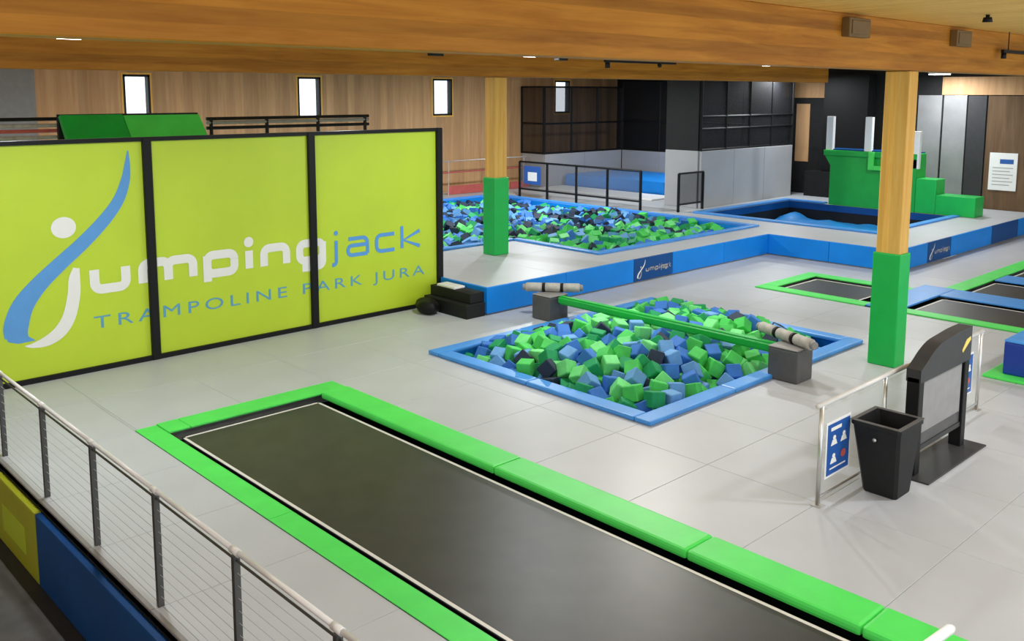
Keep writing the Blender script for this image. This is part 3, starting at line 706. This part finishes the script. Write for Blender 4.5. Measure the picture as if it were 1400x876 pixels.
# ================================================================== TRAMPOLINES ON THE RIGHT
def court_bed(label, x0, x1, y0, y1):
    t = thing('trampoline', ((x0+x1)/2, (y0+y1)/2, 0), label, 'trampoline', 'court trampolines')
    bed(t, x0, x1, y0, y1, -0.03, 0.045, 0.05)
    return t
a = court_bed('black trampoline ringed by green pads left of the near timber post', 19.98, 21.78, 9.6, 11.62)
pads_along(a, 'y', 9.25, 12.02, 19.55, 19.95, 0.03, 'green_pad', [], bev=0.01); pads_along(a, 'x', 19.95, 22.2, 11.65, 12.02, 0.03, 'green_pad', [], bev=0.01); pads_along(a, 'y', 9.25, 11.65, 21.82, 22.2, 0.03, 'green_pad', [], bev=0.01)
pads_along(a, 'x', 19.6, 22.75, 8.52, 9.25, 0.04, 'blue_pad', [], bev=0.015)
b = court_bed('black trampoline right of the near post behind the information board', 19.98, 21.75, 5.0, 8.45)
pads_along(b, 'y', 1.7, 8.52, 19.55, 19.95, 0.03, 'green_pad', [4.6], bev=0.01)
pads_along(b, 'x', 19.98, 21.75, 4.5, 4.97, 0.04, 'blue_pad', [], bev=0.015)
pads_along(b, 'y', 1.7, 8.52, 21.79, 22.72, 0.04, 'blue_pad', [5.0], bev=0.015)
c = court_bed('black trampoline beyond the blue divider at the right edge', 22.76, 24.6, 5.0, 8.3)
pads_along(c, 'x', 22.76, 29.9, 8.34, 8.78, 0.03, 'green_pad', [24.8, 27.4], bev=0.01)
pads_along(c, 'y', 1.7, 8.30, 24.64, 25.5, 0.04, 'blue_pad', [5.0], bev=0.015); pads_along(c, 'x', 22.76, 24.6, 4.5, 4.97, 0.04, 'blue_pad', [], bev=0.015)
d = court_bed('farthest black trampoline at the right edge near the blue step', 25.54, 27.4, 5.0, 8.3)
pads_along(d, 'y', 1.7, 8.30, 27.44, 29.9, 0.04, 'blue_pad', [], bev=0.015)
# foam block on a green mat
o = box('floor_pad', 16.05, 18.8, 2.9, 5.5, 0.0, 0.05, 'green_pad', None, 0.02); tag(o, 'green floor pad under the deep blue foam block at the right edge', 'mat')
t = thing('foam_block', (17.2, 4.4, 0.05), 'deep blue foam block on the green pad at the right edge', 'block')
box('block_body', 16.3, 18.1, 3.5, 5.27, 0.05, 0.60, 'blue_deep', t, 0.03); box('block_top', 16.3, 18.1, 3.5, 5.27, 0.60, 0.64, 'blue_pad', t, 0.015)

# ================================================================== GLASS BARRIER, SIGNS, BIN, BOARD
GY = 4.93
t = thing('glass_barrier', (11.9, GY, 0), 'clear glass barrier with steel rail behind the trash bin', 'barrier')
for x in (9.52, 11.12, 12.72, 14.26):
    tube('barrier_post', [(x, GY, 0), (x, GY, 1.19)], 0.026, 'steel', t, 10); box('foot_plate', x-0.06, x+0.06, GY-0.06, GY+0.06, 0, 0.012, 'steel', t)
tube('top_rail', [(9.42, GY, 1.20), (14.32, GY, 1.20)], 0.028, 'rail_white', t, 10)
for a, b in ((9.56, 11.08), (11.16, 12.68), (12.76, 14.22)):
    box('glass_pane', a, b, GY-0.005, GY+0.005, 0.12, 1.14, 'glass', t); tube('bottom_rail', [(a-0.02, GY, 0.10), (b+0.02, GY, 0.10)], 0.018, 'steel', t, 8)
def rule_sign(x0, x1, z0, z1, label):
    t = thing('rule_sign', ((x0+x1)/2, GY-0.012, z0), label, 'sign', 'blue rule signs')
    box('sign_border', x0-0.03, x1+0.03, GY-0.014, GY-0.007, z0-0.03, z1+0.03, 'white', t); box('sign_board', x0, x1, GY-0.020, GY-0.014, z0, z1, 'sign_blue', t)
    fn = lambda a, b: (x0+a*(x1-x0), GY-0.022, z0+b*(z1-z0)); bm = bmesh.new()
    quad(bm, .12, .6, .86, .93, fn)
    for cx, cy in ((.28, .66), (.72, .66), (.28, .30)):
        disc(bm, cx, cy+.06, .07, fn, 12, .045); bm.faces.new([bm.verts.new(fn(*q)) for q in ((cx-.15, cy-.09), (cx+.15, cy-.09), (cx+.08, cy+.02), (cx-.08, cy+.02))])
    quad(bm, .12, .85, .10, .13, fn)
    bm_obj('sign_print', bm, 'white_print', t).location = -wloc(t)
    bm = bmesh.new(); disc(bm, .72, .32, .12, fn, 14, .08); bm_obj('warning_print', bm, 'red_paint', t).location = -wloc(t)
rule_sign(9.66, 10.18, 0.31, 0.92, 'blue rule sign with white pictograms on the glass left of the bin')
rule_sign(13.52, 13.94, 0.37, 0.93, 'blue rule sign on the glass right of the information board')
# bin: tapered with a hollow
t = thing('trash_bin', (10.45, 4.57, 0), 'black tapered open trash bin in front of the glass barrier', 'bin')
bm = bmesh.new()
def rect_ring(cx, cy, hx, hy, z, ch=0.035):
    return [bm.verts.new((cx+sx*hx-(sx*ch if k == 0 else 0) - 10.45, cy+sy*hy-(sy*ch if k == 1 else 0) - 4.57, z)) for sx, sy, ks in ((-1,-1,(1,0)),(1,-1,(0,1)),(1,1,(1,0)),(-1,1,(0,1))) for k in ks]
C0 = (10.485, 4.57); C1 = (10.44, 4.58)
rings = [rect_ring(*C0, .185, .20, 0.0), rect_ring(*C0, .195, .21, 0.02), rect_ring(*C1, .305, .285, 0.84), rect_ring(*C1, .325, .30, 0.85), rect_ring(*C1, .325, .30, 0.90), rect_ring(*C1, .275, .25, 0.90), rect_ring(*C1, .265, .245, 0.80), rect_ring(*C0, .17, .18, 0.05)]
for p, q in zip(rings, rings[1:]):
    for k in range(8): bm.faces.new((p[k], p[(k+1) % 8], q[(k+1) % 8], q[k]))
bm.faces.new(list(reversed(rings[0]))); bm.faces.new(rings[-1])
bm_obj('bin_body', bm, 'black_soft', t, (10.45, 4.57, 0))
bm = bmesh.new(); add_box(bm, -0.325, 0.325, -0.30, -0.25, 0, 0.006); add_box(bm, -0.325, 0.325, 0.25, 0.30, 0, 0.006); add_box(bm, -0.325, -0.27, -0.25, 0.25, 0, 0.006); add_box(bm, 0.27, 0.325, -0.25, 0.25, 0, 0.006)
bm_obj('bin_rim', bm, 'dark_grey', t, (10.44, 4.58, 0.90))
tube('badge', [(10.115, 4.58, 0.72), (10.135, 4.58, 0.72)], 0.022, 'steel', t, 12)
# information board
t = thing('information_board', (11.9, 4.5, 0), 'dark standing board with a curved header between bin and timber post', 'board')
by0, by1 = 4.50, 4.66
box('leg', 11.10, 11.24, by0, by1, 0.02, 1.26, 'black', t, 0.008, 1); box('leg', 12.52, 12.66, by0, by1, 0.02, 1.3, 'black', t, 0.008, 1)
hd = smooth_line([(11.10, 1.36), (11.25, 1.43), (11.42, 1.52), (11.66, 1.60), (12.0, 1.63), (12.3, 1.65), (12.66, 1.65)], 4)
prism_xz('header', [(11.10, 1.20)] + [(p[0], p[1]) for p in hd] + [(12.66, 1.20)], by0-0.01, by1+0.01, 'charcoal', t)
box('board_panel', 11.24, 12.52, by0+0.04, by1-0.04, 0.34, 1.20, 'dark_grey', t); box('board_face', 11.29, 12.47, by0+0.025, by0+0.04, 0.52, 1.17, 'mid_grey', t)
box('cross_bar', 11.24, 12.52, by0+0.02, by1-0.02, 0.30, 0.36, 'charcoal', t)
box('base_plate', 11.0, 12.85, 4.28, 4.78, 0.0, 0.02, 'charcoal', t, 0.005, 1)
fn = lambda a, b: (a, by0-0.012, b); bm = bmesh.new()
ribbon(bm, [(12.36, 1.36), (12.50, 1.46), (12.62, 1.50)], [.05, .09, .05], fn); bm_obj('header_mark', bm, 'yellow', t).location = -wloc(t)

# black steps and bag beside the banner
t = thing('step_block', (12.5, 14.7, 0), 'black step block between the banner and the raised platform', 'steps')
box('step', 12.28, 12.80, 14.32, 15.75, 0.0, 0.30, 'black_soft', t, 0.02); box('step', 12.42, 12.80, 14.36, 15.70, 0.30, 0.52, 'black_soft', t, 0.02)
bm = bmesh.new(); bmesh.ops.create_icosphere(bm, subdivisions=3, radius=1)
for v in bm.verts:
    n = 0.1*math.sin(v.co.x*5+v.co.y*3); v.co = Vector((v.co.x*0.20*(1+n), v.co.y*0.32*(1+n), max(-0.15, v.co.z*0.18*(1+n))+0.15))
o = bm_obj('bag', bm, 'black', None, (12.05, 15.35, 0.0), True); tag(o, 'black bag lying at the foot of the banner beside the step block', 'bag')
o = box('towel', 12.44, 12.74, 14.9, 15.5, 0.523, 0.575, 'white', None, 0.02); tag(o, 'white folded towel on the black step block', 'towel')

# ================================================================== BANNER WALL
BY = 15.94
t = thing('banner_wall', (8.0, BY, 0), 'tall lime green banner wall in three black framed panels with park logo', 'banner wall')
XS = [3.19, 6.40, 9.63, 12.84]
for x in XS: box('frame_post', x-0.075, x+0.075, BY-0.10, BY+0.06, 0, 3.92, 'black', t, 0.01, 1)
for a, b in zip(XS, XS[1:]):
    box('banner_panel', a+0.07, b-0.07, BY-0.03, BY, 0.07, 3.87, 'lime', t)
    box('frame_rail', a+0.07, b-0.07, BY-0.08, BY+0.05, 0.0, 0.085, 'black', t); box('frame_rail', a+0.07, b-0.07, BY-0.08, BY+0.05, 3.85, 3.92, 'black', t)
fn = lambda a, b: (a, BY-0.034, b)
bw = bmesh.new(); bb = bmesh.new(); logo(bw, bb, fn, 1, 4.0, 0.57)
word_strokes(bw, [('u', 0, .68), ('m', .81, 1.07), ('p', 1.99, .69), ('i', 2.82, .17), ('n', 3.13, .64), ('g', 3.90, .68)], 0.16, fn, 5.35, 1.31, 1, 0.50)
bm_obj('lettering_white', bw, 'white_print', t).location = -wloc(t); bm_obj('emblem_blue', bb, 'blue_print', t).location = -wloc(t)
bb = bmesh.new()
word_strokes(bb, [('j', 0.11, .10), ('a', .39, .56), ('c', 1.10, .54), ('k', 1.76, .56)], 0.08, fn, 10.02, 1.33, 1, 0.42)
bm_obj('lettering_blue', bb, 'blue_print', t).location = -wloc(t)
o = text_mesh('lettering_line', 'TRAMPOLINE PARK JURA', 'teal_print', t, 5.38, 12.42, 0.655, 0.935, fn, 1.35, 0.0); o.location = -wloc(t)

# equipment showing above the banner
t = thing('training_tower', (7.1, 18.1, 0), 'green padded deck on a black frame rising behind the banner', 'platform')
prism_yz('deck_pad', [(17.8, 3.84), (18.15, 4.24), (18.25, 4.20), (17.9, 3.76)], 6.9, 8.42, 'green_pad', t)
prism_yz('deck_pad', [(17.8, 3.84), (18.15, 4.26), (18.25, 4.22), (17.9, 3.76)], 5.75, 6.88, 'green_tower', t)
for x in (5.8, 8.36):
    for y in (17.9, 18.3): box('leg', x-0.05, x+0.05, y-0.05, y+0.05, 0, 3.74 if y < 18 else 4.18, 'black', t)
box('frame_bar', 5.75, 8.45, 18.26, 18.34, 4.18, 4.27, 'black', t)
def gym_rail(label, x0, x1, y, zs, m2):
    t = thing('equipment_rail', ((x0+x1)/2, y, 0), label, 'rail')
    for i, z in enumerate(zs): tube('rail_bar', [(x0, y, z), (x1, y, z)], 0.035, m2[i], t, 8)
    for k in range(4):
        x = x0+0.1+(x1-x0-0.2)*k/3; tube('rail_post', [(x, y, 0), (x, y, max(zs))], 0.04, 'black', t, 8)
gym_rail('red, white and black horizontal bars above the left banner panel', 1.8, 6.3, 18.6, (3.84, 3.96, 4.06, 4.18), ('stick_grey', 'red_paint', 'stick_grey', 'black'))
gym_rail('grey and black bars above the middle banner panel', 8.6, 12.6, 18.2, (3.95, 4.06, 4.14), ('black', 'mid_grey', 'black'))

# ================================================================== RAILING ON THE LEFT EDGE
RX = 3.16
t = thing('railing', (RX, 9, 0), 'steel railing with wires along the left edge of the grey floor', 'railing')
ys = [14.5, 12.9, 11.22, 9.62, 8.03, 6.49, 5.03, 3.45, 1.85]
for y in ys:
    box('post', RX-0.03, RX+0.03, y-0.022, y+0.022, -0.05, 1.09, 'steel_dark', t, 0.004, 1)
    tube('rail_clamp', [(RX, y-0.06, 1.115), (RX, y+0.06, 1.115)], 0.030, 'rail_white', t, 10)
for a, b in zip(ys, ys[1:]):
    tube('top_rail', [(RX, a-0.05, 1.12), (RX, b+0.05, 1.12)], 0.022, 'rail_white', t, 10)
    tube('lower_rail', [(RX, a-0.03, 1.045), (RX, b+0.03, 1.045)], 0.011, 'steel_dark', t, 8)
    for k in range(9): tube('wire', [(RX, a, 0.10+k*0.105), (RX, b, 0.10+k*0.105)], 0.0028, 'wall_grey', t, 5)
for a, b in zip(ys, ys[1:]): box('base_profile', 3.06, 3.20, b+0.005, a-0.005, -0.10, -0.002, 'mid_grey', t, 0.006, 1)
t = thing('wall_padding', (3.03, 8, -1), 'row of blue and lime wall pads below the left railing', 'wall pads')
ps = [14.8, 12.72, 11.12, 7.2, 4.4, 1.6]
for i, (a, b) in enumerate(zip(ps, ps[1:])): box('wall_pad', 2.98, 3.06, b+0.006, a-0.006, -1.0, -0.12, 'lime_pad' if i == 1 else 'blue_dark', t, 0.02)
box('pad_label', 2.972, 2.979, 11.55, 12.45, -0.78, -0.45, 'lime', t)
o = box('wall_lower', 3.06, 3.1, -2, 29.5, -1.2, -0.03, 'black_soft'); o['kind'] = 'structure'

# white handrail end by the stairs at the bottom right
t = thing('handrail', (6.1, 1.9, 0), 'white handrail end rising over the tumbling track at the bottom right edge', 'handrail')
tube('handrail_tube', [(5.3, 2.36, 1.0), (6.36, 2.27, 1.0), (6.40, 2.265, 0.995)], [0.036, 0.036, 0.024], 'white', t, 14)
tube('handrail_post', [(5.4, 2.35, -0.05), (5.4, 2.35, 0.98)], 0.03, 'white', t, 10)
